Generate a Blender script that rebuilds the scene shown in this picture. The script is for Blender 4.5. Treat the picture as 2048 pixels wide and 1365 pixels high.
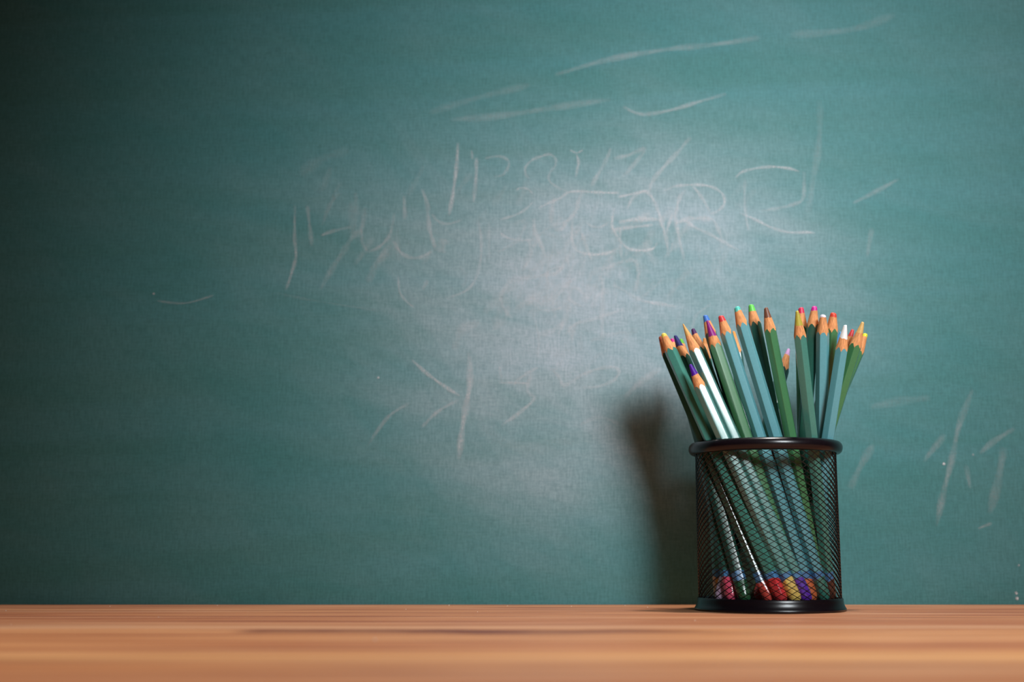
import bpy, bmesh, math, random
from mathutils import Vector, Matrix

random.seed(7)
C = bpy.context.scene.collection
for o in list(bpy.data.objects):
    bpy.data.objects.remove(o)
mm = 0.001

# ------------------------------------------------------------------ camera
F_PX, PITCH, CAM_H, CAM_D = 2550.0, 0.1616, 34.68, 818.1      # px, rad, mm above desk, mm from board
cam = bpy.data.cameras.new('camera')
cam.sensor_width = 36.0
cam.lens = 36.0 * F_PX / 2048
cam.clip_start = 0.01
cam.dof.use_dof = True
cam.dof.focus_distance = 0.715
cam.dof.aperture_fstop = 6.0
camo = bpy.data.objects.new('camera', cam)
camo.location = (0, -CAM_D * mm, CAM_H * mm)
camo.rotation_euler = (math.pi / 2 + PITCH, 0, 0)
C.objects.link(camo)
bpy.context.scene.camera = camo

# ------------------------------------------------------------------ light
sc = bpy.context.scene
sc.view_settings.view_transform = 'Standard'
sc.view_settings.look = 'None'
sc.view_settings.gamma = 1.0
sc.view_settings.exposure = 0.0
sc.view_settings.use_curve_mapping = False
w = bpy.data.worlds.new('world')
sc.world = w
w.use_nodes = True
w.node_tree.nodes['Background'].inputs[0].default_value = (0.75, 0.9, 1.0, 1)
w.node_tree.nodes['Background'].inputs[1].default_value = 0.006


def aim(o, target):
    d = Vector(target) - o.location
    o.rotation_euler = d.to_track_quat('-Z', 'Y').to_euler()


def spot(name, loc, target, power, angle, blend, size, col=(1, 1, 1)):
    l = bpy.data.lights.new(name, 'SPOT')
    l.energy = power
    l.spot_size = math.radians(angle)
    l.spot_blend = blend
    l.shadow_soft_size = size
    l.color = col
    o = bpy.data.objects.new(name, l)
    o.location = loc
    C.objects.link(o)
    aim(o, target)
    return o


spot('key_lamp', (0.50, -1.20, 0.66), (0.136, 0, 0.230), 106, 30.6, 1.0, 0.24, (0.93, 1.0, 1.03))
spot('overhead_lamp', (0.36, -0.045, 2.4), (0.16, -0.27, 0.0), 212, 36, 0.8, 0.10, (1.0, 0.94, 0.88))


# ------------------------------------------------------------------ helpers
def srgb(c):
    r = []
    for v in c:
        v = v / 255
        r.append(v / 12.92 if v <= 0.04045 else ((v + 0.055) / 1.055) ** 2.4)
    return (r[0], r[1], r[2], 1)


def mat(name):
    m = bpy.data.materials.new(name)
    m.use_nodes = True
    nt = m.node_tree
    return m, nt, nt.nodes['Principled BSDF']


def node(nt, kind, **kw):
    n = nt.nodes.new(kind)
    for k, v in kw.items():
        setattr(n, k, v)
    return n


def obj(name, bm, m, parent=None, smooth=False):
    me = bpy.data.meshes.new(name)
    bmesh.ops.recalc_face_normals(bm, faces=bm.faces[:])
    bm.to_mesh(me)
    bm.free()
    me.materials.append(m)
    if smooth:
        for p in me.polygons:
            p.use_smooth = True
        if smooth != 'all':
            me.set_sharp_from_angle(angle=math.radians(smooth))
    o = bpy.data.objects.new(name, me)
    C.objects.link(o)
    if parent:
        o.parent = parent
    return o


def empty(name, loc, label, cat, group=None):
    o = bpy.data.objects.new(name, None)
    o.empty_display_size = 0.01
    o.location = loc
    o['label'] = label
    o['category'] = cat
    if group:
        o['group'] = group
    C.objects.link(o)
    return o


def box(bm, a, b, bevel=0, seg=2):
    x0, y0, z0 = a
    x1, y1, z1 = b
    v = [bm.verts.new(p) for p in [(x0, y0, z0), (x1, y0, z0), (x1, y1, z0), (x0, y1, z0),
                                   (x0, y0, z1), (x1, y0, z1), (x1, y1, z1), (x0, y1, z1)]]
    f = [bm.faces.new([v[i] for i in q]) for q in [(3, 2, 1, 0), (4, 5, 6, 7), (0, 1, 5, 4), (1, 2, 6, 5), (2, 3, 7, 6), (3, 0, 4, 7)]]
    if bevel:
        es = list({e for q in f for e in q.edges})
        bmesh.ops.bevel(bm, geom=es, offset=bevel, segments=seg, affect='EDGES', profile=0.5)


def lathe(bm, prof, n=96, closed=False):
    rings = []
    for r, z in prof:
        if r < 1e-7:
            rings.append([bm.verts.new((0, 0, z))])
        else:
            rings.append([bm.verts.new((r * math.cos(2 * math.pi * i / n), r * math.sin(2 * math.pi * i / n), z)) for i in range(n)])
    pairs = list(zip(rings, rings[1:]))
    if closed:
        pairs.append((rings[-1], rings[0]))
    for a, b in pairs:
        for i in range(n):
            j = (i + 1) % n
            if len(a) == 1 and len(b) == 1:
                continue
            if len(a) == 1:
                bm.faces.new((a[0], b[i], b[j]))
            elif len(b) == 1:
                bm.faces.new((a[i], a[j], b[0]))
            else:
                bm.faces.new((a[i], a[j], b[j], b[i]))


def pix_ray(px, py):
    cp, sp = math.cos(PITCH), math.sin(PITCH)
    a, b = (px - 1024) / F_PX, -(py - 682.5) / F_PX
    return a, cp - b * sp, sp + b * cp


def on_board(px, py):      # x, z (mm) on the board plane of a mark seen at that pixel of the photograph
    dx, dy, dz = pix_ray(px, py)
    t = CAM_D / dy
    return dx * t, CAM_H + dz * t


def on_desk(py):           # y (mm) on the desk plane
    dx, dy, dz = pix_ray(1024, py)
    t = -CAM_H / dz
    return -CAM_D + dy * t


# ------------------------------------------------------------------ materials
def board_material():
    m, nt, p = mat('green_chalkboard')
    L = nt.links
    tc = node(nt, 'ShaderNodeTexCoord')

    def noise(scale, sx, sy, sz, detail=4, rough=0.55, rot=0.0, dist=0.0):
        mp = node(nt, 'ShaderNodeMapping')
        mp.inputs['Scale'].default_value = (sx, sy, sz)
        mp.inputs['Rotation'].default_value = (0, rot, 0)
        L.new(tc.outputs['Object'], mp.inputs['Vector'])
        if rot:
            mp2 = node(nt, 'ShaderNodeMapping')
            mp.inputs['Scale'].default_value = (1, 1, 1)
            mp2.inputs['Scale'].default_value = (sx, sy, sz)
            L.new(mp.outputs[0], mp2.inputs['Vector'])
            mp = mp2
        n = node(nt, 'ShaderNodeTexNoise')
        n.inputs['Scale'].default_value = scale
        n.inputs['Detail'].default_value = detail
        n.inputs['Roughness'].default_value = rough
        n.inputs['Distortion'].default_value = dist
        L.new(mp.outputs[0], n.inputs['Vector'])
        return n.outputs['Fac']

    def ramp(x, a, b, va=0.0, vb=1.0):
        r = node(nt, 'ShaderNodeMapRange')
        r.interpolation_type = 'SMOOTHSTEP'
        r.inputs['From Min'].default_value = a
        r.inputs['From Max'].default_value = b
        r.inputs['To Min'].default_value = va
        r.inputs['To Max'].default_value = vb
        L.new(x, r.inputs['Value'])
        return r.outputs[0]

    def mth(op, a, b=None):
        n = node(nt, 'ShaderNodeMath', operation=op)
        for i, v in enumerate((a, b)):
            if v is None:
                continue
            if isinstance(v, (int, float)):
                n.inputs[i].default_value = v
            else:
                L.new(v, n.inputs[i])
        return n.outputs[0]

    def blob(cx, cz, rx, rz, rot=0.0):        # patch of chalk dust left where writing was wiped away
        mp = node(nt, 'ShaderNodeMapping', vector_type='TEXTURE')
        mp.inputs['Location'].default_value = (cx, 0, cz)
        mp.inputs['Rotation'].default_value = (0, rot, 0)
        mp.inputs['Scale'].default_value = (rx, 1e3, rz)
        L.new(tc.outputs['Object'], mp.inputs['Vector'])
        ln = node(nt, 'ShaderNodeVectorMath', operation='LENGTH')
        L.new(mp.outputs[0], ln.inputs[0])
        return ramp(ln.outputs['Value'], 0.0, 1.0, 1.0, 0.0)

    fine_v = noise(1, 900, 1, 130, 3)
    fine_h = noise(1, 130, 1, 900, 3)
    grain = noise(1, 700, 1, 700, 2)
    smear = noise(1, 5, 1, 26, 5, 0.6, rot=math.radians(-14), dist=0.6)
    smear2 = noise(1, 9, 1, 22, 5, 0.6, rot=math.radians(-52), dist=0.5)
    smear3 = noise(1, 3.5, 1, 40, 4, 0.6, rot=math.radians(3), dist=0.3)
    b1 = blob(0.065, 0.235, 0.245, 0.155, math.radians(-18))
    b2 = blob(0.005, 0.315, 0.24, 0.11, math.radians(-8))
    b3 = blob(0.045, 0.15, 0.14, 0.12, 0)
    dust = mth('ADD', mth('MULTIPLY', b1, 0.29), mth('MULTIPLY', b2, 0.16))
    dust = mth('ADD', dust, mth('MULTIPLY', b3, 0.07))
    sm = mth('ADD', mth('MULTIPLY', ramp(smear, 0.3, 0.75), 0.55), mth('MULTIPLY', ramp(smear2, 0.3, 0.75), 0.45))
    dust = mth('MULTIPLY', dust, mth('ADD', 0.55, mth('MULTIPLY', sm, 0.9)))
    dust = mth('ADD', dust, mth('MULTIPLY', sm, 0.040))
    weave = mth('ADD', mth('MULTIPLY', fine_v, 0.45), mth('ADD', mth('MULTIPLY', fine_h, 0.3), mth('MULTIPLY', grain, 0.25)))
    wv = ramp(weave, 0.32, 0.68, 0.72, 1.28)
    dust = mth('MULTIPLY', dust, wv)
    base = node(nt, 'ShaderNodeMixRGB')
    base.inputs[1].default_value = (0.052, 0.202, 0.198, 1)
    base.inputs[2].default_value = (0.060, 0.222, 0.232, 1)
    L.new(ramp(smear3, 0.30, 0.70), base.inputs[0])
    tone = node(nt, 'ShaderNodeMixRGB', blend_type='MULTIPLY')
    tone.inputs[0].default_value = 1
    L.new(base.outputs[0], tone.inputs[1])
    cmb = node(nt, 'ShaderNodeCombineColor')
    g = ramp(weave, 0.32, 0.68, 0.84, 1.16)
    for i in range(3):
        L.new(g, cmb.inputs[i])
    L.new(cmb.outputs[0], tone.inputs[2])
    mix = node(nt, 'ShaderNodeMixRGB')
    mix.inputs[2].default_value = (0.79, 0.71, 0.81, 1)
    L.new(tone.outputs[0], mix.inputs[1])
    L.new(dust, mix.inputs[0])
    L.new(mix.outputs[0], p.inputs['Base Color'])
    p.inputs['Roughness'].default_value = 0.62
    p.inputs['Specular IOR Level'].default_value = 0.25
    return m


def chalk_material():
    m, nt, p = mat('chalk_trace')
    L = nt.links
    p.inputs['Base Color'].default_value = (0.80, 0.78, 0.80, 1)
    p.inputs['Roughness'].default_value = 0.95
    p.inputs['Specular IOR Level'].default_value = 0.0
    at = node(nt, 'ShaderNodeAttribute', attribute_name='cover')
    tc = node(nt, 'ShaderNodeTexCoord')
    mp = node(nt, 'ShaderNodeMapping')
    mp.inputs['Scale'].default_value = (900, 1, 500)
    n = node(nt, 'ShaderNodeTexNoise')
    n.inputs['Scale'].default_value = 1
    n.inputs['Detail'].default_value = 3
    L.new(tc.outputs['Object'], mp.inputs['Vector'])
    L.new(mp.outputs[0], n.inputs['Vector'])
    r = node(nt, 'ShaderNodeMapRange')
    r.inputs['From Min'].default_value = 0.35
    r.inputs['From Max'].default_value = 0.7
    r.inputs['To Min'].default_value = 0.35
    L.new(n.outputs['Fac'], r.inputs['Value'])
    mp2 = node(nt, 'ShaderNodeMapping')
    mp2.inputs['Scale'].default_value = (60, 1, 60)
    n2 = node(nt, 'ShaderNodeTexNoise')
    n2.inputs['Scale'].default_value = 1
    L.new(tc.outputs['Object'], mp2.inputs['Vector'])
    L.new(mp2.outputs[0], n2.inputs['Vector'])
    r2 = node(nt, 'ShaderNodeMapRange')
    r2.inputs['From Min'].default_value = 0.3
    r2.inputs['From Max'].default_value = 0.6
    r2.inputs['To Min'].default_value = 0.35
    L.new(n2.outputs['Fac'], r2.inputs['Value'])
    mu = node(nt, 'ShaderNodeMath', operation='MULTIPLY')
    L.new(at.outputs['Fac'], mu.inputs[0])
    L.new(r.outputs[0], mu.inputs[1])
    mu2 = node(nt, 'ShaderNodeMath', operation='MULTIPLY')
    L.new(mu.outputs[0], mu2.inputs[0])
    L.new(r2.outputs[0], mu2.inputs[1])
    L.new(mu2.outputs[0], p.inputs['Alpha'])
    return m


def wood_material():
    m, nt, p = mat('varnished_pine')
    L = nt.links
    tc = node(nt, 'ShaderNodeTexCoord')
    oi = node(nt, 'ShaderNodeAttribute', attribute_name='tone')

    def noise(sx, sy, detail=5, dist=0.0, rough=0.6, off=0.0):
        mp = node(nt, 'ShaderNodeMapping')
        mp.inputs['Scale'].default_value = (sx, sy, 20)
        mp.inputs['Location'].default_value = (off, off * 0.7, 0)
        L.new(tc.outputs['Object'], mp.inputs['Vector'])
        n = node(nt, 'ShaderNodeTexNoise')
        n.inputs['Scale'].default_value = 1
        n.inputs['Detail'].default_value = detail
        n.inputs['Distortion'].default_value = dist
        n.inputs['Roughness'].default_value = rough
        L.new(mp.outputs[0], n.inputs['Vector'])
        return n.outputs['Fac']

    def ramp(x, a, b, va=0.0, vb=1.0, smooth=True):
        r = node(nt, 'ShaderNodeMapRange')
        if smooth:
            r.interpolation_type = 'SMOOTHSTEP'
        r.inputs['From Min'].default_value = a
        r.inputs['From Max'].default_value = b
        r.inputs['To Min'].default_value = va
        r.inputs['To Max'].default_value = vb
        L.new(x, r.inputs['Value'])
        return r.outputs[0]

    def mth(op, a, b=None):
        n = node(nt, 'ShaderNodeMath', operation=op)
        for i, v in enumerate((a, b)):
            if v is None:
                continue
            if isinstance(v, (int, float)):
                n.inputs[i].default_value = v
            else:
                L.new(v, n.inputs[i])
        return n.outputs[0]

    def mix(f, a, b, blend='MIX'):
        n = node(nt, 'ShaderNodeMixRGB', blend_type=blend)
        for i, v in enumerate((f, a, b)):
            if isinstance(v, (int, float)):
                n.inputs[i].default_value = v
            elif isinstance(v, tuple):
                n.inputs[i].default_value = v
            else:
                L.new(v, n.inputs[i])
        return n.outputs[0]

    broad = noise(1.6, 14, 4, 0.5)
    fine = noise(7, 330, 5, 0.4)
    lines = noise(5, 110, 3, 0.5, off=21.0)
    lines2 = noise(3, 60, 3, 0.4, off=33.0)
    fine2 = noise(12, 900, 3, 0.2, off=3.0)
    dark = noise(2.4, 70, 4, 0.9, 0.55, off=9.0)
    col = mix(ramp(broad, 0.32, 0.68), (0.445, 0.170, 0.078, 1), (0.60, 0.300, 0.135, 1))
    col = mix(ramp(fine, 0.42, 0.68, 0, 0.50), col, (0.33, 0.115, 0.055, 1))
    col = mix(ramp(fine2, 0.45, 0.7, 0, 0.35), col, (0.70, 0.40, 0.22, 1))
    col = mix(ramp(dark, 0.61, 0.70, 0, 0.75), col, (0.19, 0.06, 0.035, 1))
    col = mix(ramp(lines, 0.50, 0.62, 0, 0.75), col, (0.27, 0.085, 0.045, 1))
    col = mix(ramp(lines2, 0.52, 0.64, 0, 0.55), col, (0.72, 0.42, 0.24, 1))
    # paler colour bands along the two board edges, and the long dark heartwood streak in front of the first joint
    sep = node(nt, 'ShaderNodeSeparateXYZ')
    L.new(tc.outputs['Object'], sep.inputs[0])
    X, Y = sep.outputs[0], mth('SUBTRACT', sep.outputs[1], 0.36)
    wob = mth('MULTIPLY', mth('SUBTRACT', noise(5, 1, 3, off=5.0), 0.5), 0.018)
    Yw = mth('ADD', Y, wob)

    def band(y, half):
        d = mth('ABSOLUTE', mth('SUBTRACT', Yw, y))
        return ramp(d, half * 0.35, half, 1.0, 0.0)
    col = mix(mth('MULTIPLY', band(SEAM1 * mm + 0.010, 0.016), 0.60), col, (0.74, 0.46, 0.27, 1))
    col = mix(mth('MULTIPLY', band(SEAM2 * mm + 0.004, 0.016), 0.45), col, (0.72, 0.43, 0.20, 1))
    wob2 = mth('MULTIPLY', mth('SUBTRACT', noise(14, 3, 4, off=2.0), 0.5), 0.020)
    d = mth('ABSOLUTE', mth('ADD', mth('SUBTRACT', Y, SEAM1 * mm - 0.019), wob2))
    st = ramp(d, 0.006, 0.020, 1.0, 0.0)
    xr = mth('MULTIPLY', ramp(X, -0.122, -0.105), ramp(X, 0.05, 0.10, 1, 0))
    kn = mth('ADD', 0.68, mth('MULTIPLY', ramp(noise(9, 4, 3, off=7.0), 0.42, 0.62), 0.32))
    col = mix(mth('MULTIPLY', mth('MULTIPLY', st, xr), kn), col, (0.16, 0.045, 0.028, 1))
    tint = node(nt, 'ShaderNodeMixRGB', blend_type='MULTIPLY')
    tint.inputs[0].default_value = 1
    L.new(col, tint.inputs[1])
    L.new(oi.outputs['Color'], tint.inputs[2])
    L.new(tint.outputs[0], p.inputs['Base Color'])
    p.inputs['Roughness'].default_value = 0.5
    p.inputs['Specular IOR Level'].default_value = 0.3
    bp = node(nt, 'ShaderNodeBump')
    bp.inputs['Strength'].default_value = 0.25
    bp.inputs['Distance'].default_value = 0.0004
    L.new(fine, bp.inputs['Height'])
    L.new(bp.outputs[0], p.inputs['Normal'])
    return m


def simple(name, col, rough=0.4, spec=0.5, coat=0.0, metal=0.0, noise_amt=0.0, nscale=(800, 800, 800), coat_rough=0.1):
    m, nt, p = mat(name)
    p.inputs['Roughness'].default_value = rough
    p.inputs['Specular IOR Level'].default_value = spec
    p.inputs['Metallic'].default_value = metal
    p.inputs['Coat Weight'].default_value = coat
    p.inputs['Coat Roughness'].default_value = coat_rough
    if noise_amt:
        tc = node(nt, 'ShaderNodeTexCoord')
        mp = node(nt, 'ShaderNodeMapping')
        mp.inputs['Scale'].default_value = nscale
        n = node(nt, 'ShaderNodeTexNoise')
        n.inputs['Scale'].default_value = 1
        n.inputs['Detail'].default_value = 3
        r = node(nt, 'ShaderNodeMapRange')
        r.inputs['From Min'].default_value = 0.3
        r.inputs['From Max'].default_value = 0.7
        r.inputs['To Min'].default_value = 0
        mx = node(nt, 'ShaderNodeMixRGB')
        mx.inputs[1].default_value = tuple(c * (1 - noise_amt) for c in col[:3]) + (1,)
        mx.inputs[2].default_value = tuple(min(1, c * (1 + noise_amt)) for c in col[:3]) + (1,)
        nt.links.new(tc.outputs['Object'], mp.inputs[0])
        nt.links.new(mp.outputs[0], n.inputs['Vector'])
        nt.links.new(n.outputs['Fac'], r.inputs[0])
        nt.links.new(r.outputs[0], mx.inputs[0])
        nt.links.new(mx.outputs[0], p.inputs['Base Color'])
    else:
        p.inputs['Base Color'].default_value = col
    return m


SEAM1, SEAM2 = on_desk(1258), on_desk(1318)
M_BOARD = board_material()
M_CHALK = chalk_material()
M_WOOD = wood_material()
M_WALL = simple('painted_wall', (0.45, 0.45, 0.42, 1), 0.8, 0.2, noise_amt=0.05, nscale=(30, 30, 30))
M_FLOOR = simple('grey_floor', (0.12, 0.11, 0.10, 1), 0.7, 0.3, noise_amt=0.15, nscale=(8, 8, 8))
M_STEEL = simple('desk_steel', (0.05, 0.05, 0.05, 1), 0.5, 0.5, noise_amt=0.1)
M_BLACK = simple('black_enamel', (0.007, 0.004, 0.006, 1), 0.26, 0.45, noise_amt=0.2)
M_WIRE = simple('black_wire_enamel', (0.006, 0.005, 0.006, 1), 0.28, 0.4, noise_amt=0.2)
M_SHARP = simple('cedar_sharpened', (0.80, 0.33, 0.13, 1), 0.65, 0.25, noise_amt=0.30, nscale=(1600, 1600, 130))
PAINT = {
    'teal': simple('teal_lacquer', (0.125, 0.37, 0.42, 1), 0.32, 0.5, 0.3, noise_amt=0.04),
    'seagreen': simple('sea_green_lacquer', (0.070, 0.25, 0.20, 1), 0.22, 0.5, 0.4, noise_amt=0.04),
    'green': simple('green_lacquer', (0.060, 0.21, 0.085, 1), 0.30, 0.5, 0.3, noise_amt=0.04),
    'deep': simple('deep_green_lacquer', (0.020, 0.095, 0.070, 1), 0.28, 0.5, 0.5, noise_amt=0.04),
    'silver': simple('pearl_teal_lacquer', (0.11, 0.30, 0.27, 1), 0.24, 0.7, 0.7, noise_amt=0.04),
}
M_BAND = simple('blue_band_lacquer', (0.07, 0.22, 0.45, 1), 0.3, 0.5, 0.4, noise_amt=0.04)
_cm = {}


def colour_material(c, kind):
    k = (c, kind)
    if k not in _cm:
        nm = kind + '_%02x%02x%02x' % c
        if kind == 'lead':
            _cm[k] = simple(nm, srgb(c), 0.42, 0.45, noise_amt=0.08, nscale=(1500, 1500, 500))
        else:
            _cm[k] = simple(nm, srgb(c), 0.22, 0.5, 0.6, noise_amt=0.03)
    return _cm[k]


# ------------------------------------------------------------------ setting
bm = bmesh.new()
box(bm, (-3, 0.020, -0.75), (3, 0.12, 2.0))
o = obj('wall_back', bm, M_WALL)
o['kind'] = 'structure'
bm = bmesh.new()
box(bm, (-3, -2.6, -0.79), (3, 0.12, -0.75))
o = obj('floor', bm, M_FLOOR)
o['kind'] = 'structure'

board = empty('chalkboard', (0, 0, -0.06), 'large green chalkboard with wiped chalk scribbles and dust behind the desk', 'chalkboard')
bm = bmesh.new()
box(bm, (-1.5, 0.0, 0.0), (1.5, 0.0195, 1.26), 0.001, 1)
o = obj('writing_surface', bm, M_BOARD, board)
BO = -0.06

# chalk strokes still readable on the wiped board: points in photo pixels, width px, strength
STROKES = [
    ([(590, 410), (589, 473), (592, 512), (584, 544), (572, 580)], 7, .30),
    ([(615, 410), (619, 450), (624, 493)], 8, .20),
    ([(642, 471), (668, 462), (703, 454)], 7, .25),
    ([(730, 415), (723, 458), (703, 477), (687, 505), (668, 532), (640, 580)], 12, .17),
    ([(808, 392), (810, 440)], 9, .20),
    ([(680, 385), (660, 410), (645, 450)], 8, .10),
    ([(789, 425), (781, 466), (769, 485), (754, 497), (734, 505)], 7, .22),
    ([(723, 458), (725, 485), (734, 503)], 6, .20),
    ([(775, 500), (750, 540), (735, 565)], 14, .10),
    ([(844, 378), (855, 411), (856, 434), (861, 466), (871, 497)], 9, .33),
    ([(787, 481), (801, 505), (824, 516), (848, 513), (863, 501)], 8, .24),
    ([(863, 427), (875, 442), (895, 448), (925, 440)], 6, .22),
    ([(916, 285), (913, 333), (906, 388), (898, 432)], 8, .38),
    ([(943, 300), (945, 320)], 5, .2),
    ([(953, 315), (952, 356), (947, 405)], 8, .30),
    ([(969, 317), (1000, 313), (1018, 325), (1008, 348), (988, 354)], 6, .26),
    ([(1060, 358), (1052, 350), (1051, 335), (1064, 321), (1082, 313), (1100, 309), (1111, 319), (1110, 333), (1100, 345), (1098, 360), (1110, 372), (1136, 384)], 6, .30),
    ([(1140, 300), (1153, 306), (1166, 300)], 4, .30),
    ([(1153, 308), (1157, 325), (1155, 337), (1151, 356)], 6, .30),
    ([(1222, 296), (1211, 323), (1197, 347), (1183, 373)], 9, .32),
    ([(1228, 317), (1256, 311), (1289, 299), (1268, 329), (1244, 356)], 9, .24),
    ([(1032, 381), (1042, 376), (1056, 379), (1066, 388)], 4, .30),
    ([(998, 440), (1029, 431), (1050, 420), (1066, 404)], 5, .36),
    ([(1078, 416), (1098, 406), (1122, 396), (1137, 385), (1163, 383), (1189, 385), (1224, 386), (1240, 386)], 6, .42),
    ([(1236, 394), (1266, 388), (1296, 381)], 6, .42),
    ([(1167, 385), (1157, 400), (1153, 420), (1143, 434), (1129, 448), (1125, 458), (1108, 459)], 9, .30),
    ([(1068, 438), (1070, 464), (1078, 479), (1086, 499), (1090, 517)], 9, .32),
    ([(1001, 466), (1013, 475), (1038, 481), (1070, 479)], 5, .32),
    ([(1145, 440), (1145, 483), (1157, 503), (1185, 509), (1213, 507), (1238, 496)], 7, .40),
    ([(1163, 465), (1171, 487), (1183, 520)], 8, .28),
    ([(1171, 444), (1187, 454), (1203, 454), (1218, 444)], 5, .30),
    ([(1110, 395), (1104, 420), (1102, 450)], 10, .22),
    ([(957, 440), (963, 489), (959, 532), (949, 563), (930, 583), (891, 598)], 6, .26),
    ([(797, 552), (799, 583), (812, 602), (828, 616)], 5, .28),
    ([(856, 560), (845, 580)], 8, .15),
    ([(1381, 275), (1356, 304), (1327, 335), (1307, 360), (1298, 382)], 9, .34),
    ([(1285, 383), (1298, 387), (1312, 411), (1320, 433), (1327, 458), (1333, 480), (1337, 515)], 8, .40),
    ([(1285, 383), (1266, 396), (1255, 418)], 7, .30),
    ([(1327, 383), (1351, 373), (1381, 370), (1410, 371), (1432, 378), (1447, 392), (1448, 409), (1437, 421), (1420, 429)], 6, .40),
    ([(1371, 380), (1359, 396), (1354, 416), (1351, 433), (1357, 470), (1368, 520)], 8, .34),
    ([(1385, 372), (1403, 394), (1420, 424)], 7, .30),
    ([(1237, 446), (1273, 439), (1319, 439)], 10, .42),
    ([(1225, 460), (1263, 455), (1307, 450)], 7, .42),
    ([(1229, 415), (1224, 450), (1237, 477), (1256, 497), (1281, 501), (1305, 498), (1315, 485)], 6, .44),
    ([(1241, 460), (1240, 484), (1243, 518)], 7, .38),
    ([(1352, 446), (1378, 438), (1403, 437), (1427, 439)], 10, .42),
    ([(1427, 439), (1437, 460), (1444, 482), (1440, 510)], 8, .24),
    ([(1366, 439), (1390, 455), (1420, 469), (1444, 483), (1480, 502)], 7, .42),
    ([(1346, 428), (1337, 450), (1333, 467)], 7, .32),
    ([(1471, 356), (1483, 345), (1512, 337), (1547, 334), (1581, 338), (1599, 344)], 6, .36),
    ([(1490, 358), (1489, 396), (1492, 433), (1497, 462)], 6, .26),
    ([(1608, 343), (1608, 367), (1605, 399), (1581, 411), (1552, 418), (1522, 422)], 8, .20),
    ([(1479, 426), (1512, 440), (1542, 455), (1578, 465), (1615, 465), (1630, 467)], 6, .40),
    ([(1210, 541), (1230, 529), (1266, 521), (1276, 536), (1276, 558), (1269, 585)], 8, .26),
    ([(1225, 568), (1254, 585), (1286, 602), (1327, 609), (1355, 615)], 7, .34),
    ([(1205, 555), (1205, 617), (1204, 680)], 10, .24),
    ([(1132, 670), (1151, 648), (1181, 641), (1210, 631), (1250, 619)], 8, .28),
    ([(1108, 600), (1134, 570), (1151, 556)], 7, .28),
    ([(1040, 560), (1071, 553), (1110, 547), (1130, 530)], 9, .22),
    ([(1000, 590), (1045, 560), (1090, 520), (1120, 500)], 16, .14),
    ([(1030, 620), (1075, 590), (1110, 560)], 16, .12),
    ([(1000, 595), (1010, 620), (1026, 640)], 8, .18),
    ([(1078, 620), (1100, 622), (1125, 615)], 7, .2),
    ([(1180, 600), (1150, 575), (1140, 600), (1170, 615)], 7, .22),
    ([(996, 766), (1029, 766), (1058, 768)], 5, .34),
    ([(1030, 765), (1056, 746), (1078, 734)], 6, .26),
    ([(1103, 737), (1120, 756), (1129, 771), (1164, 751), (1193, 739), (1225, 734), (1238, 744), (1227, 761), (1198, 773), (1165, 776)], 7, .30),
    ([(1064, 744), (1055, 781), (1068, 798), (1039, 826), (1002, 852)], 8, .28),
    ([(824, 720), (850, 744), (883, 769), (920, 793)], 7, .40),
    ([(938, 705), (940, 765), (932, 814), (924, 863), (918, 920)], 12, .36),
    ([(844, 855), (860, 838), (881, 820), (918, 800)], 7, .24),
    ([(735, 892), (776, 835), (820, 806)], 7, .20),
    ([(1326, 733), (1281, 765), (1248, 797)], 12, .24),
    ([(999, 733), (1004, 768)], 5, .28),
    ([(1160, 850), (1200, 835), (1240, 850)], 8, .14),
    ([(1245, 213), (1284, 229), (1344, 220), (1394, 205), (1453, 188)], 8, .30),
    ([(1110, 150), (1224, 118), (1344, 98), (1424, 90), (1520, 76)], 12, .20),
    ([(900, 240), (1000, 232), (1124, 213), (1220, 200)], 14, .14),
    ([(860, 225), (960, 195), (1060, 170)], 14, .10),
    ([(1705, 407), (1749, 385), (1798, 358)], 9, .20),
    ([(1744, 455), (1734, 515)], 10, .15),
    ([(1640, 200), (1638, 280), (1628, 350), (1612, 440)], 14, .09),
    ([(1580, 70), (1700, 60), (1790, 30)], 16, .10),
    ([(1945, 780), (1918, 851), (1903, 922), (1887, 984), (1873, 1052)], 12, .20),
    ([(1890, 870), (1846, 924)], 12, .14),
    ([(2008, 895), (1996, 961), (1979, 1028)], 16, .15),
    ([(2030, 857), (1988, 883), (1959, 908)], 11, .15),
    ([(1747, 890), (1723, 929), (1700, 978)], 14, .15),
    ([(1932, 930), (1940, 978)], 9, .15),
    ([(1860, 796), (1800, 803), (1740, 815)], 16, .09),
    ([(1955, 1058), (1984, 1047)], 6, .2),
    ([(313, 602), (370, 607), (428, 591)], 4, .22),
    ([(306, 587), (310, 589)], 4, .5),
    ([(548, 586), (640, 604), (760, 622)], 5, .06),
    ([(1885, 927), (1890, 930)], 6, .8), ([(1944, 909), (1948, 911)], 5, .6),
    ([(2030, 1184), (2034, 1190)], 6, .7), ([(2030, 1197), (2037, 1198)], 6, .9), ([(2035, 1130), (2039, 1133)], 5, .35),
    ([(755, 755), (759, 757)], 5, .7),
    ([(700, 300), (640, 320), (600, 350)], 20, .05), ([(950, 850), (1050, 900), (1150, 880)], 24, .05),
]


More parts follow.
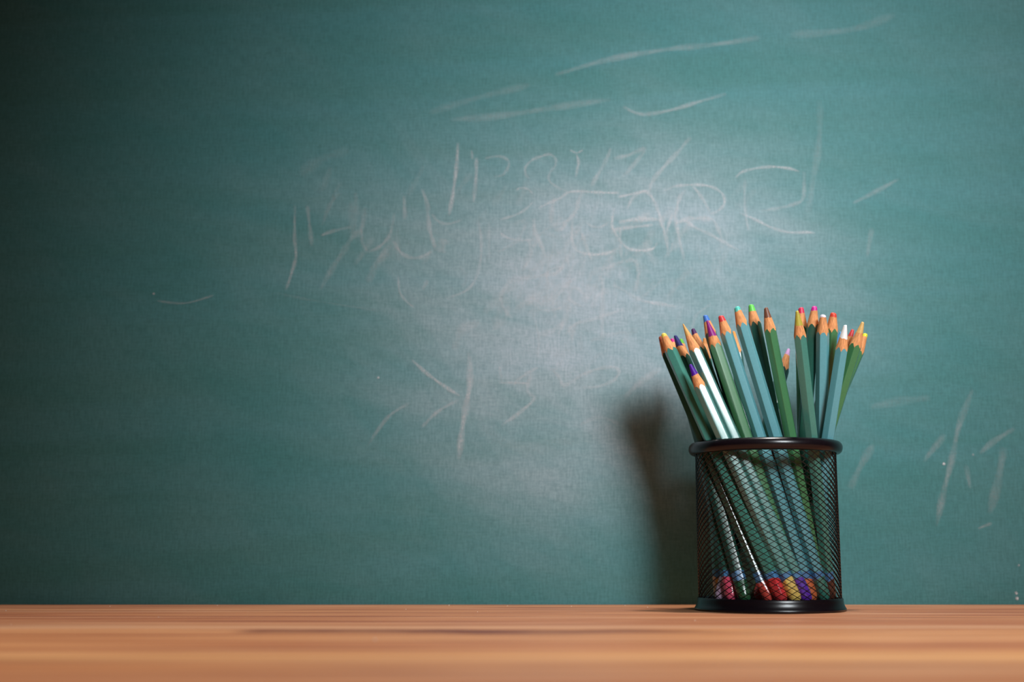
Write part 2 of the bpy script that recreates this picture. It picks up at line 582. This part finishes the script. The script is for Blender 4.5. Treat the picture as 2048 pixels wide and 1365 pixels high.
rs = random.Random(3)
for _ in range(70):         # faint leftovers of older, wiped writing
    x, y = rs.gauss(1130, 130), rs.gauss(610, 75)
    a = math.radians(rs.choice([-55, -40, -88, -20, -70]) + rs.uniform(-10, 10))
    l = rs.uniform(25, 95)
    k = rs.uniform(-0.25, 0.25) * l
    STROKES.append(([(x, y), (x + math.cos(a) * l * .5 + math.sin(a) * k, y + math.sin(a) * l * .5 - math.cos(a) * k), (x + math.cos(a) * l, y + math.sin(a) * l)],
                    rs.choice([6, 8, 12, 18]), rs.uniform(.07, .17)))
for _ in range(30):
    x, y = rs.uniform(640, 1500), rs.uniform(380, 560)
    a = math.radians(rs.choice([-60, -88, -45]) + rs.uniform(-10, 10))
    l = rs.uniform(30, 80)
    STROKES.append(([(x, y), (x + math.cos(a) * l, y + math.sin(a) * l)], rs.choice([8, 12, 16]), rs.uniform(.05, .11)))


def catmull(pts, n=8):
    if len(pts) < 3:
        (x0, y0), (x1, y1) = pts[0], pts[-1]
        return [(x0 + (x1 - x0) * i / n, y0 + (y1 - y0) * i / n) for i in range(n + 1)]
    P = [pts[0]] + list(pts) + [pts[-1]]
    out = []
    for i in range(1, len(P) - 2):
        for k in range(n):
            t = k / n
            a, b, c, d = P[i - 1], P[i], P[i + 1], P[i + 2]
            out.append(tuple(0.5 * ((2 * b[j]) + (-a[j] + c[j]) * t + (2 * a[j] - 5 * b[j] + 4 * c[j] - d[j]) * t * t + (-a[j] + 3 * b[j] - 3 * c[j] + d[j]) * t ** 3) for j in (0, 1)))
    out.append(pts[-1])
    return out


PROFILE = [(-1, 0), (-0.5, .7), (0, 1), (0.5, .7), (1, 0)]
for si, (pts, wd, st) in enumerate(STROKES):
    q = [on_board(*p) for p in catmull(pts)]
    hw = wd * 0.5 * 0.33 * 1.45
    me = bpy.data.meshes.new('chalk_stroke')
    vs, fs, cov = [], [], []
    n = len(q)
    ph = random.random() * 6
    for i, (x, z) in enumerate(q):
        a, b = q[max(0, i - 1)], q[min(n - 1, i + 1)]
        dx, dz = b[0] - a[0], b[1] - a[1]
        l = math.hypot(dx, dz) or 1
        nx, nz = -dz / l, dx / l
        u = i / (n - 1)
        taper = min(1, 0.25 + 5 * u, 0.25 + 5 * (1 - u))
        ww = hw * (0.85 + 0.2 * math.sin(ph + i * 0.6)) * (0.6 + 0.4 * taper)
        for v, c in PROFILE:
            vs.append(((x + nx * ww * v) * mm, -(0.03 + si * 0.004) * mm, (z + nz * ww * v) * mm - BO))
            cov.append(c * st * 1.55 * taper)
    for i in range(n - 1):
        for k in range(4):
            a = i * 5 + k
            fs.append((a, a + 1, a + 6, a + 5))
    me.from_pydata(vs, [], fs)
    at = me.attributes.new('cover', 'FLOAT', 'POINT')
    at.data.foreach_set('value', cov)
    me.materials.append(M_CHALK)
    o = bpy.data.objects.new('chalk_stroke', me)
    o.parent = board
    C.objects.link(o)

# ------------------------------------------------------------------ desk
desk = empty('desk', (0, -0.36, 0), 'orange-brown wooden desk top of long pine boards below the chalkboard', 'desk')
edges = [-0.5, SEAM1, SEAM2, SEAM2 - 150, -700]
for i in range(4):
    y1, y0 = edges[i], edges[i + 1]
    bm = bmesh.new()
    box(bm, (-1.1, y0 * mm + 0.00015 + 0.36, -0.028), (1.1, y1 * mm - 0.00015 + 0.36, 0.0), 0.0012, 3)
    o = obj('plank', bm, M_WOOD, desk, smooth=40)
    tone = [(0.94, 0.82, 0.80), (1.30, 1.20, 1.06), (1.18, 1.03, 0.90), (1.0, 1.0, 1.0)][i]
    at = o.data.attributes.new('tone', 'FLOAT_COLOR', 'POINT')
    at.data.foreach_set('color', list(tone + (1,)) * len(o.data.vertices))
for sx in (-1, 1):
    for sy in (-0.30, 0.30):
        bm = bmesh.new()
        box(bm, (sx * 1.03 - 0.025, sy - 0.025, -0.75), (sx * 1.03 + 0.025, sy + 0.025, -0.0281), 0.003, 2)
        obj('leg', bm, M_STEEL, desk)

# tiny crumbs of chalk on the desk
CRUMBS = [(750, 1282, 0.55), (1390, 1243, 0.35), (12, 1223, .35), (220, 1214, .3), (435, 1211, .3), (898, 1207.5, .35), (1015, 1213, .3), (1143, 1214, .3),
          (1295, 1216, .3), (1250, 1209, .3), (812, 1220, .3), (22, 1250, .3), (317, 1236, .3), (955, 1225, .3)]
M_CRUMB = simple('chalk_crumb', (0.85, 0.72, 0.62, 1), 0.9, 0.1, noise_amt=0.1)
for px, py, r in CRUMBS:
    dx, dy, dz = pix_ray(px, max(py, 1212))
    t = -CAM_H / dz
    x, y = dx * t, -CAM_D + dy * t
    bm = bmesh.new()
    bmesh.ops.create_icosphere(bm, subdivisions=1, radius=r * mm)
    for v in bm.verts:
        v.co *= random.uniform(0.75, 1.15)
        v.co.z = max(v.co.z, -0.4 * r * mm)
    o = obj('chalk_crumb', bm, M_CRUMB)
    o.location = (x * mm, min(y, -1.5) * mm, 0.4 * r * mm)
    o['category'] = 'chalk crumb'
    o['group'] = 'tiny chalk crumbs scattered on the desk'
    o['label'] = 'tiny pale crumb of chalk dust lying on the wooden desk'
    if py == 1282:
        del o['group']
        o['label'] = 'largest pale chalk crumb, blurred, alone on the front boards left of centre'

# ------------------------------------------------------------------ pencil cup
CX, CY = 147.35, -74.4
cup = empty('pencil_cup', (CX * mm, CY * mm, 0), 'round black wire mesh pencil cup with rolled rim, full of coloured pencils', 'pencil holder')
bm = bmesh.new()
prof = []
for i in range(20):
    a = 2 * math.pi * i / 20
    prof.append(((41.4 + 2.7 * math.cos(a)) * mm, (92.1 + 3.5 * math.sin(a)) * mm))
lathe(bm, prof, 128, closed=True)
obj('rim', bm, M_BLACK, cup, smooth='all')
bm = bmesh.new()
prof = [(39.0, 3.4), (39.0, 6.6), (39.2, 7.2), (40.7, 7.2), (41.0, 6.8), (41.1, 5.4), (41.35, 3.8), (42.0, 2.3), (42.6, 1.3), (42.65, 0.6), (42.2, 0.1), (41.2, 0.0), (39.0, 0.0)]
prof = [(r * mm, z * mm) for r, z in prof]
lathe(bm, prof, 128, closed=True)
obj('base_ring', bm, M_BLACK, cup, smooth=50)
bm = bmesh.new()
lathe(bm, [(0, 2.0 * mm), (39.1 * mm, 2.0 * mm), (39.1 * mm, 3.4 * mm), (0, 3.4 * mm)], 96)
obj('bottom_plate', bm, M_BLACK, cup, smooth=40)
# expanded-metal wall: two families of fine strands meeting at the nodes of a diamond net
ND, R0 = 43, 40.05
Z0, Z1 = 6.9, 90.5
ROWS = 50                                       # half diamonds
hh = (Z1 - Z0) / ROWS
vs, fs = [], []


def strand(a0, z0, a1, z1):
    hw, ht = 0.18, 0.15
    b = len(vs)
    p0 = Vector((math.cos(a0), math.sin(a0), 0)) * R0 + Vector((0, 0, z0))
    p1 = Vector((math.cos(a1), math.sin(a1), 0)) * R0 + Vector((0, 0, z1))
    d = (p1 - p0).normalized()
    nrm = Vector((math.cos((a0 + a1) / 2), math.sin((a0 + a1) / 2), 0))
    s = d.cross(nrm).normalized()
    p0 = p0 - d * 0.12
    p1 = p1 + d * 0.12
    # slightly twisted flat strand, as slit and stretched sheet is
    tw = nrm * 0.16 if z1 > z0 else nrm * 0.16
    for p in (p0, p1):
        for u, v in ((-1, -1), (1, -1), (1, 1), (-1, 1)):
            off = s * hw * u + nrm * ht * v
            off += nrm * (0.14 * u * (1 if s.z > 0 else -1))
            vs.append((p + off) * mm)
    for q in ((0, 1, 5, 4), (1, 2, 6, 5), (2, 3, 7, 6), (3, 0, 4, 7)):
        fs.append([b + k for k in q])


for r in range(ROWS):
    z0, z1 = Z0 + r * hh, Z0 + (r + 1) * hh
    for i in range(ND):
        sh = 0.5 if r % 2 else 0.0
        a = 2 * math.pi * (i + sh) / ND
        for s in (0.5, -0.5):
            strand(a, z0, a + 2 * math.pi * s / ND, z1)
me = bpy.data.meshes.new('wire_mesh_wall')
me.from_pydata(vs, [], fs)
me.materials.append(M_WIRE)
o = bpy.data.objects.new('wire_mesh_wall', me)
o.parent = cup
o['kind'] = 'stuff'
C.objects.link(o)

# ------------------------------------------------------------------ pencils
PENCILS = [
    ('leftmost pencil, rust-brown blunt tip, dark green barrel half hidden behind the yellow-tipped one', 'deep', (170, 85, 60), 1.49, 1.9, (225, 85, 75), (87.95, -72.08, 159.45), (143.03, -100.21, 5.5)),
    ('dark green pencil with yellow tip at the far left of the bundle', 'seagreen', (235, 205, 90), 1.61, 1.9, (200, 55, 60), (88.62, -80.33, 159.56), (148.7, -105.21, 5.5)),
    ('pencil with magenta tip peeking between the yellow-tipped and navy-tipped pencils at left', 'deep', (200, 40, 130), 1.1, 1.6, (40, 90, 60), (96.61, -57.36, 160.38), (129.03, -100.77, 5.5)),
    ('pencil with long navy blue tip, fourth from the left edge of the bundle', 'deep', (45, 45, 110), 1.0, 2.3, (60, 60, 120), (96.0, -77.49, 158.85), (149.84, -96.68, 5.5)),
    ('pencil with leaf green tip peeking out just right of the navy-tipped one', 'deep', (110, 190, 60), 1.1, 1.6, (230, 90, 120), (103.34, -48.87, 161.47), (122.86, -94.32, 5.5)),
    ('shortest pencil in front at left, violet tip and shiny silvery teal barrel', 'silver', (80, 20, 150), 1.0, 2.1, (240, 205, 110), (101.65, -97.37, 138.72), (156.68, -103.36, 5.5)),
    ('pencil with sharp ochre tip and shiny white-glinting barrel at left, behind the short violet one', 'silver', (215, 165, 95), 0.35, 1.7, (95, 45, 170), (98.63, -93.9, 162.82), (163.33, -100.36, 5.5)),
    ('pencil with dark plum tip between the ochre-tipped and blue-tipped pencils', 'green', (80, 40, 90), 1.1, 1.7, (90, 40, 90), (106.7, -75.43, 163.39), (156.0, -86.78, 5.5)),
    ('pencil with bright metallic blue tip standing behind the purple-tipped one', 'deep', (70, 120, 200), 1.49, 2.1, (60, 100, 190), (113.88, -78.09, 171.01), (159.18, -77.08, 5.5)),
    ('green pencil with long glossy purple tip directly in front of the blue-tipped one', 'green', (140, 35, 125), 0.7, 2.5, (205, 110, 70), (112.55, -93.72, 164.9), (161.91, -91.65, 5.5)),
    ('pencil mostly hidden among the left pencils, only part of its sharpened cone showing', 'seagreen', (200, 130, 70), 0.9, 1.5, (220, 160, 80), (117.25, -51.95, 161.58), (119.0, -76.37, 5.5)),
    ('teal pencil with rounded red tip between the purple-tipped and cyan-tipped pencils', 'teal', (215, 65, 65), 1.72, 2.1, (215, 110, 65), (119.97, -96.4, 167.34), (170.19, -82.27, 5.5)),
    ('pencil with apricot tip peeking out right of the red-tipped one', 'deep', (235, 150, 70), 1.0, 1.6, (225, 140, 70), (135.53, -49.07, 166.09), (148.07, -72.18, 5.5)),
    ('teal pencil with pale cyan tip near the top left of the bundle', 'teal', (95, 205, 190), 1.72, 2.0, (60, 125, 110), (128.37, -101.77, 171.59), (177.43, -81.77, 5.5)),
    ('dark green pencil with bright lime green tip, tallest of the bundle', 'deep', (110, 215, 90), 1.61, 2.2, (110, 200, 80), (139.4, -86.79, 175.64), (170.58, -73.47, 5.5)),
    ('green pencil with dark brown tip right of the lime-tipped one', 'green', (125, 80, 60), 1.2, 2.2, (120, 80, 60), (145.11, -101.58, 171.04), (177.56, -74.03, 5.5)),
    ('low dark pencil with pale lilac tip in the gap in the middle of the bundle', 'deep', (215, 165, 215), 0.9, 1.6, (205, 175, 205), (168.63, -50.58, 155.02), (116.79, -86.41, 5.5)),
    ('teal-green pencil with slanted olive yellow tip right of the gap in the middle', 'seagreen', (190, 175, 70), 0.9, 2.3, (95, 55, 45), (159.42, -116.96, 166.24), (183.34, -69.4, 5.5)),
    ('pencil with crimson tip directly behind the olive-tipped one', 'green', (215, 50, 85), 1.61, 2.0, (210, 50, 80), (169.4, -83.67, 174.57), (172.8, -58.7, 5.5)),
    ('dark green pencil with hot pink tip at the top right of the bundle', 'deep', (215, 45, 150), 1.61, 1.9, (215, 50, 150), (175.28, -92.24, 173.71), (161.6, -62.82, 5.5)),
    ('teal pencil with tiny blunt lilac-white tip in front of the orange-red-tipped one', 'teal', (235, 225, 240), 1.72, 1.8, (230, 220, 235), (178.36, -98.86, 167.48), (179.74, -58.01, 5.5)),
    ('green pencil with orange-red tip right of the hot pink one', 'green', (225, 75, 55), 1.84, 2.1, (225, 80, 60), (186.02, -92.67, 169.8), (175.41, -51.15, 5.5)),
    ('pencil with sky blue tip peeking out left of the white-tipped one', 'deep', (70, 145, 200), 0.9, 2.4, (70, 145, 200), (197.2, -64.74, 163.11), (152.71, -38.47, 5.5)),
    ('teal pencil with long pure white tip at the right of the bundle', 'teal', (250, 248, 245), 1.0, 2.3, (245, 245, 245), (189.39, -104.95, 160.29), (168.45, -63.98, 5.5)),
    ('pencil with small red tip peeking between the white-tipped and sand-tipped pencils', 'deep', (215, 60, 60), 0.9, 1.6, (215, 60, 60), (202.49, -71.96, 163.39), (144.42, -54.62, 5.5)),
    ('green pencil with long sand-coloured tip leaning out to the right', 'green', (225, 180, 110), 0.9, 2.0, (225, 180, 110), (204.83, -85.56, 165.48), (157.72, -43.75, 5.5)),
    ('rightmost pencil, bright lemon yellow tip and green barrel behind the sand-tipped one', 'green', (230, 230, 50), 1.49, 1.7, (70, 80, 50), (210.65, -69.61, 161.37), (143.46, -46.21, 5.5)),
]

# turn (degrees) of the facet that faces the viewer, towards the right
ROLL = [20, -12, 10, 45, 0, 16, 17, 10, 20, 22, 0, 13, 10, 12, -8, 26, 0, 33, 10, -10, 8, 28, 5, 28, 0, 24, 20]
AP, NA = 3.34, 36          # apothem of the hexagonal barrel, samples around
TANA = 0.19               # sharpened cone


def hexr(a):
    k = (a + math.pi / 6) % (math.pi / 3) - math.pi / 6
    r = AP / math.cos(k)
    return min(r, AP / math.cos(math.pi / 6) * 0.975)


def ring(bm, radii, zs):
    return [bm.verts.new((r * math.cos(2 * math.pi * i / NA) * mm, r * math.sin(2 * math.pi * i / NA) * mm, z * mm)) for i, (r, z) in enumerate(zip(radii, zs))]


def skin(bm, a, b):
    for i in range(NA):
        j = (i + 1) % NA
        bm.faces.new((a[i], a[j], b[j], b[i]))


HEX = [hexr(2 * math.pi * i / NA) for i in range(NA)]
for pi_, (label, paint, lead, r0, rl, endc, T, B) in enumerate(PENCILS):
    T, B = Vector(T), Vector(B)
    d = (T - B)
    Lp = d.length
    root = empty('pencil', B * mm, label, 'pencil', 'coloured pencils in the wire mesh cup')
    root.rotation_mode = 'QUATERNION'
    dn = d.normalized()
    view = Vector((0, -CAM_D, CAM_H)) - (T * 0.7 + B * 0.3)
    xa = (view - dn * view.dot(dn)).normalized()
    xa = Matrix.Rotation(math.radians(ROLL[pi_]), 3, dn) @ xa
    root.rotation_quaternion = Matrix((xa, dn.cross(xa), dn)).transposed().to_quaternion()
    apex = Lp + r0 / TANA - r0 * 0.85          # where the unworn cone would have ended
    rr = random.Random(pi_)

    def zc(r):
        return apex - r / TANA
    wob = [1 + 0.02 * rr.uniform(-1, 1) for _ in range(NA)]
    edge_z = [zc(h * wb) for h, wb in zip(HEX, wob)]
    # painted barrel, scalloped where the cone cuts the six flats
    bm = bmesh.new()
    lo = ring(bm, HEX, [17.5] * NA)
    hi = ring(bm, HEX, edge_z)
    skin(bm, lo, hi)
    inn = ring(bm, [h - 0.12 for h in HEX], [z - 0.05 for z in edge_z])
    skin(bm, hi, inn)
    obj('barrel', bm, PAINT[paint], root, smooth=12)
    # bare wood cone
    bm = bmesh.new()
    a = ring(bm, [h - 0.05 for h in HEX], [z + 0.02 for z in edge_z])
    zl = [zc(rl) + rr.uniform(-0.25, 0.25) + 0.35 * math.sin(2 * math.pi * i / NA + pi_) for i in range(NA)]
    prev = a
    for k in (0.33, 0.66, 1.0):
        cur = ring(bm, [(h - 0.05) * (1 - k) + max(0.1, (apex - z) * TANA) * k for h, z in zip(HEX, zl)],
                   [ez * (1 - k) + z * k for ez, z in zip(edge_z, zl)])
        skin(bm, prev, cur)
        prev = cur
    obj('sharpened_wood', bm, M_SHARP, root, smooth='all')
    # coloured core, worn blunt, one side flatter
    bm = bmesh.new()
    a = ring(bm, [(apex - z) * TANA for z in zl], zl)
    prev = a
    zt = zc(r0)
    top = Lp - zt
    ph = rr.uniform(0, 6.28)
    sl = min(0.45, r0 * 0.3)
    for k in range(1, 7):
        if k <= 2:
            t = k / 2
            rads = [(apex - z) * TANA * (1 - t) + r0 * t for z in zl]
            zs = [z * (1 - t) + zt * t for z in zl]
        else:
            t = (k - 2) / 4
            ang = t * math.pi / 2
            rads = [max(0.02, r0 * math.cos(ang) ** 0.75)] * NA
            zs = [zt + max(0.25, r0 * 0.75) * math.sin(ang) + sl * math.cos(2 * math.pi * i / NA + ph) * rads[i] / max(r0, .1) * t for i in range(NA)]
        cur = ring(bm, rads, zs)
        skin(bm, prev, cur)
        prev = cur
    bm.faces.new(prev)
    obj('lead', bm, colour_material(lead, 'lead'), root, smooth='all')
    # blue band and dipped coloured end
    bm = bmesh.new()
    capz = [13.0 + 1.3 * math.cos(2 * math.pi * i / NA + ph) for i in range(NA)]
    a = ring(bm, HEX, capz)
    b = ring(bm, HEX, [17.5] * NA)
    skin(bm, a, b)
    obj('band', bm, M_BAND, root, smooth=12)
    bm = bmesh.new()
    prof = [(1.0, None), (1.04, 8.5), (1.03, 5.0), (0.97, 3.0), (0.86, 1.5), (0.68, 0.5), (0.42, 0.0), (0.02, -0.2)]
    prev = None
    for s, z in prof:
        rnd = 0 if z is None else min(1, (10 - z) / 6)
        cur = ring(bm, [(h * (1 - rnd) + 3.62 * rnd) * s for h in HEX], capz if z is None else [z] * NA)
        if prev:
            skin(bm, prev, cur)
        prev = cur
    bm.faces.new(prev)
    obj('end_cap', bm, colour_material(endc, 'cap'), root, smooth=30)
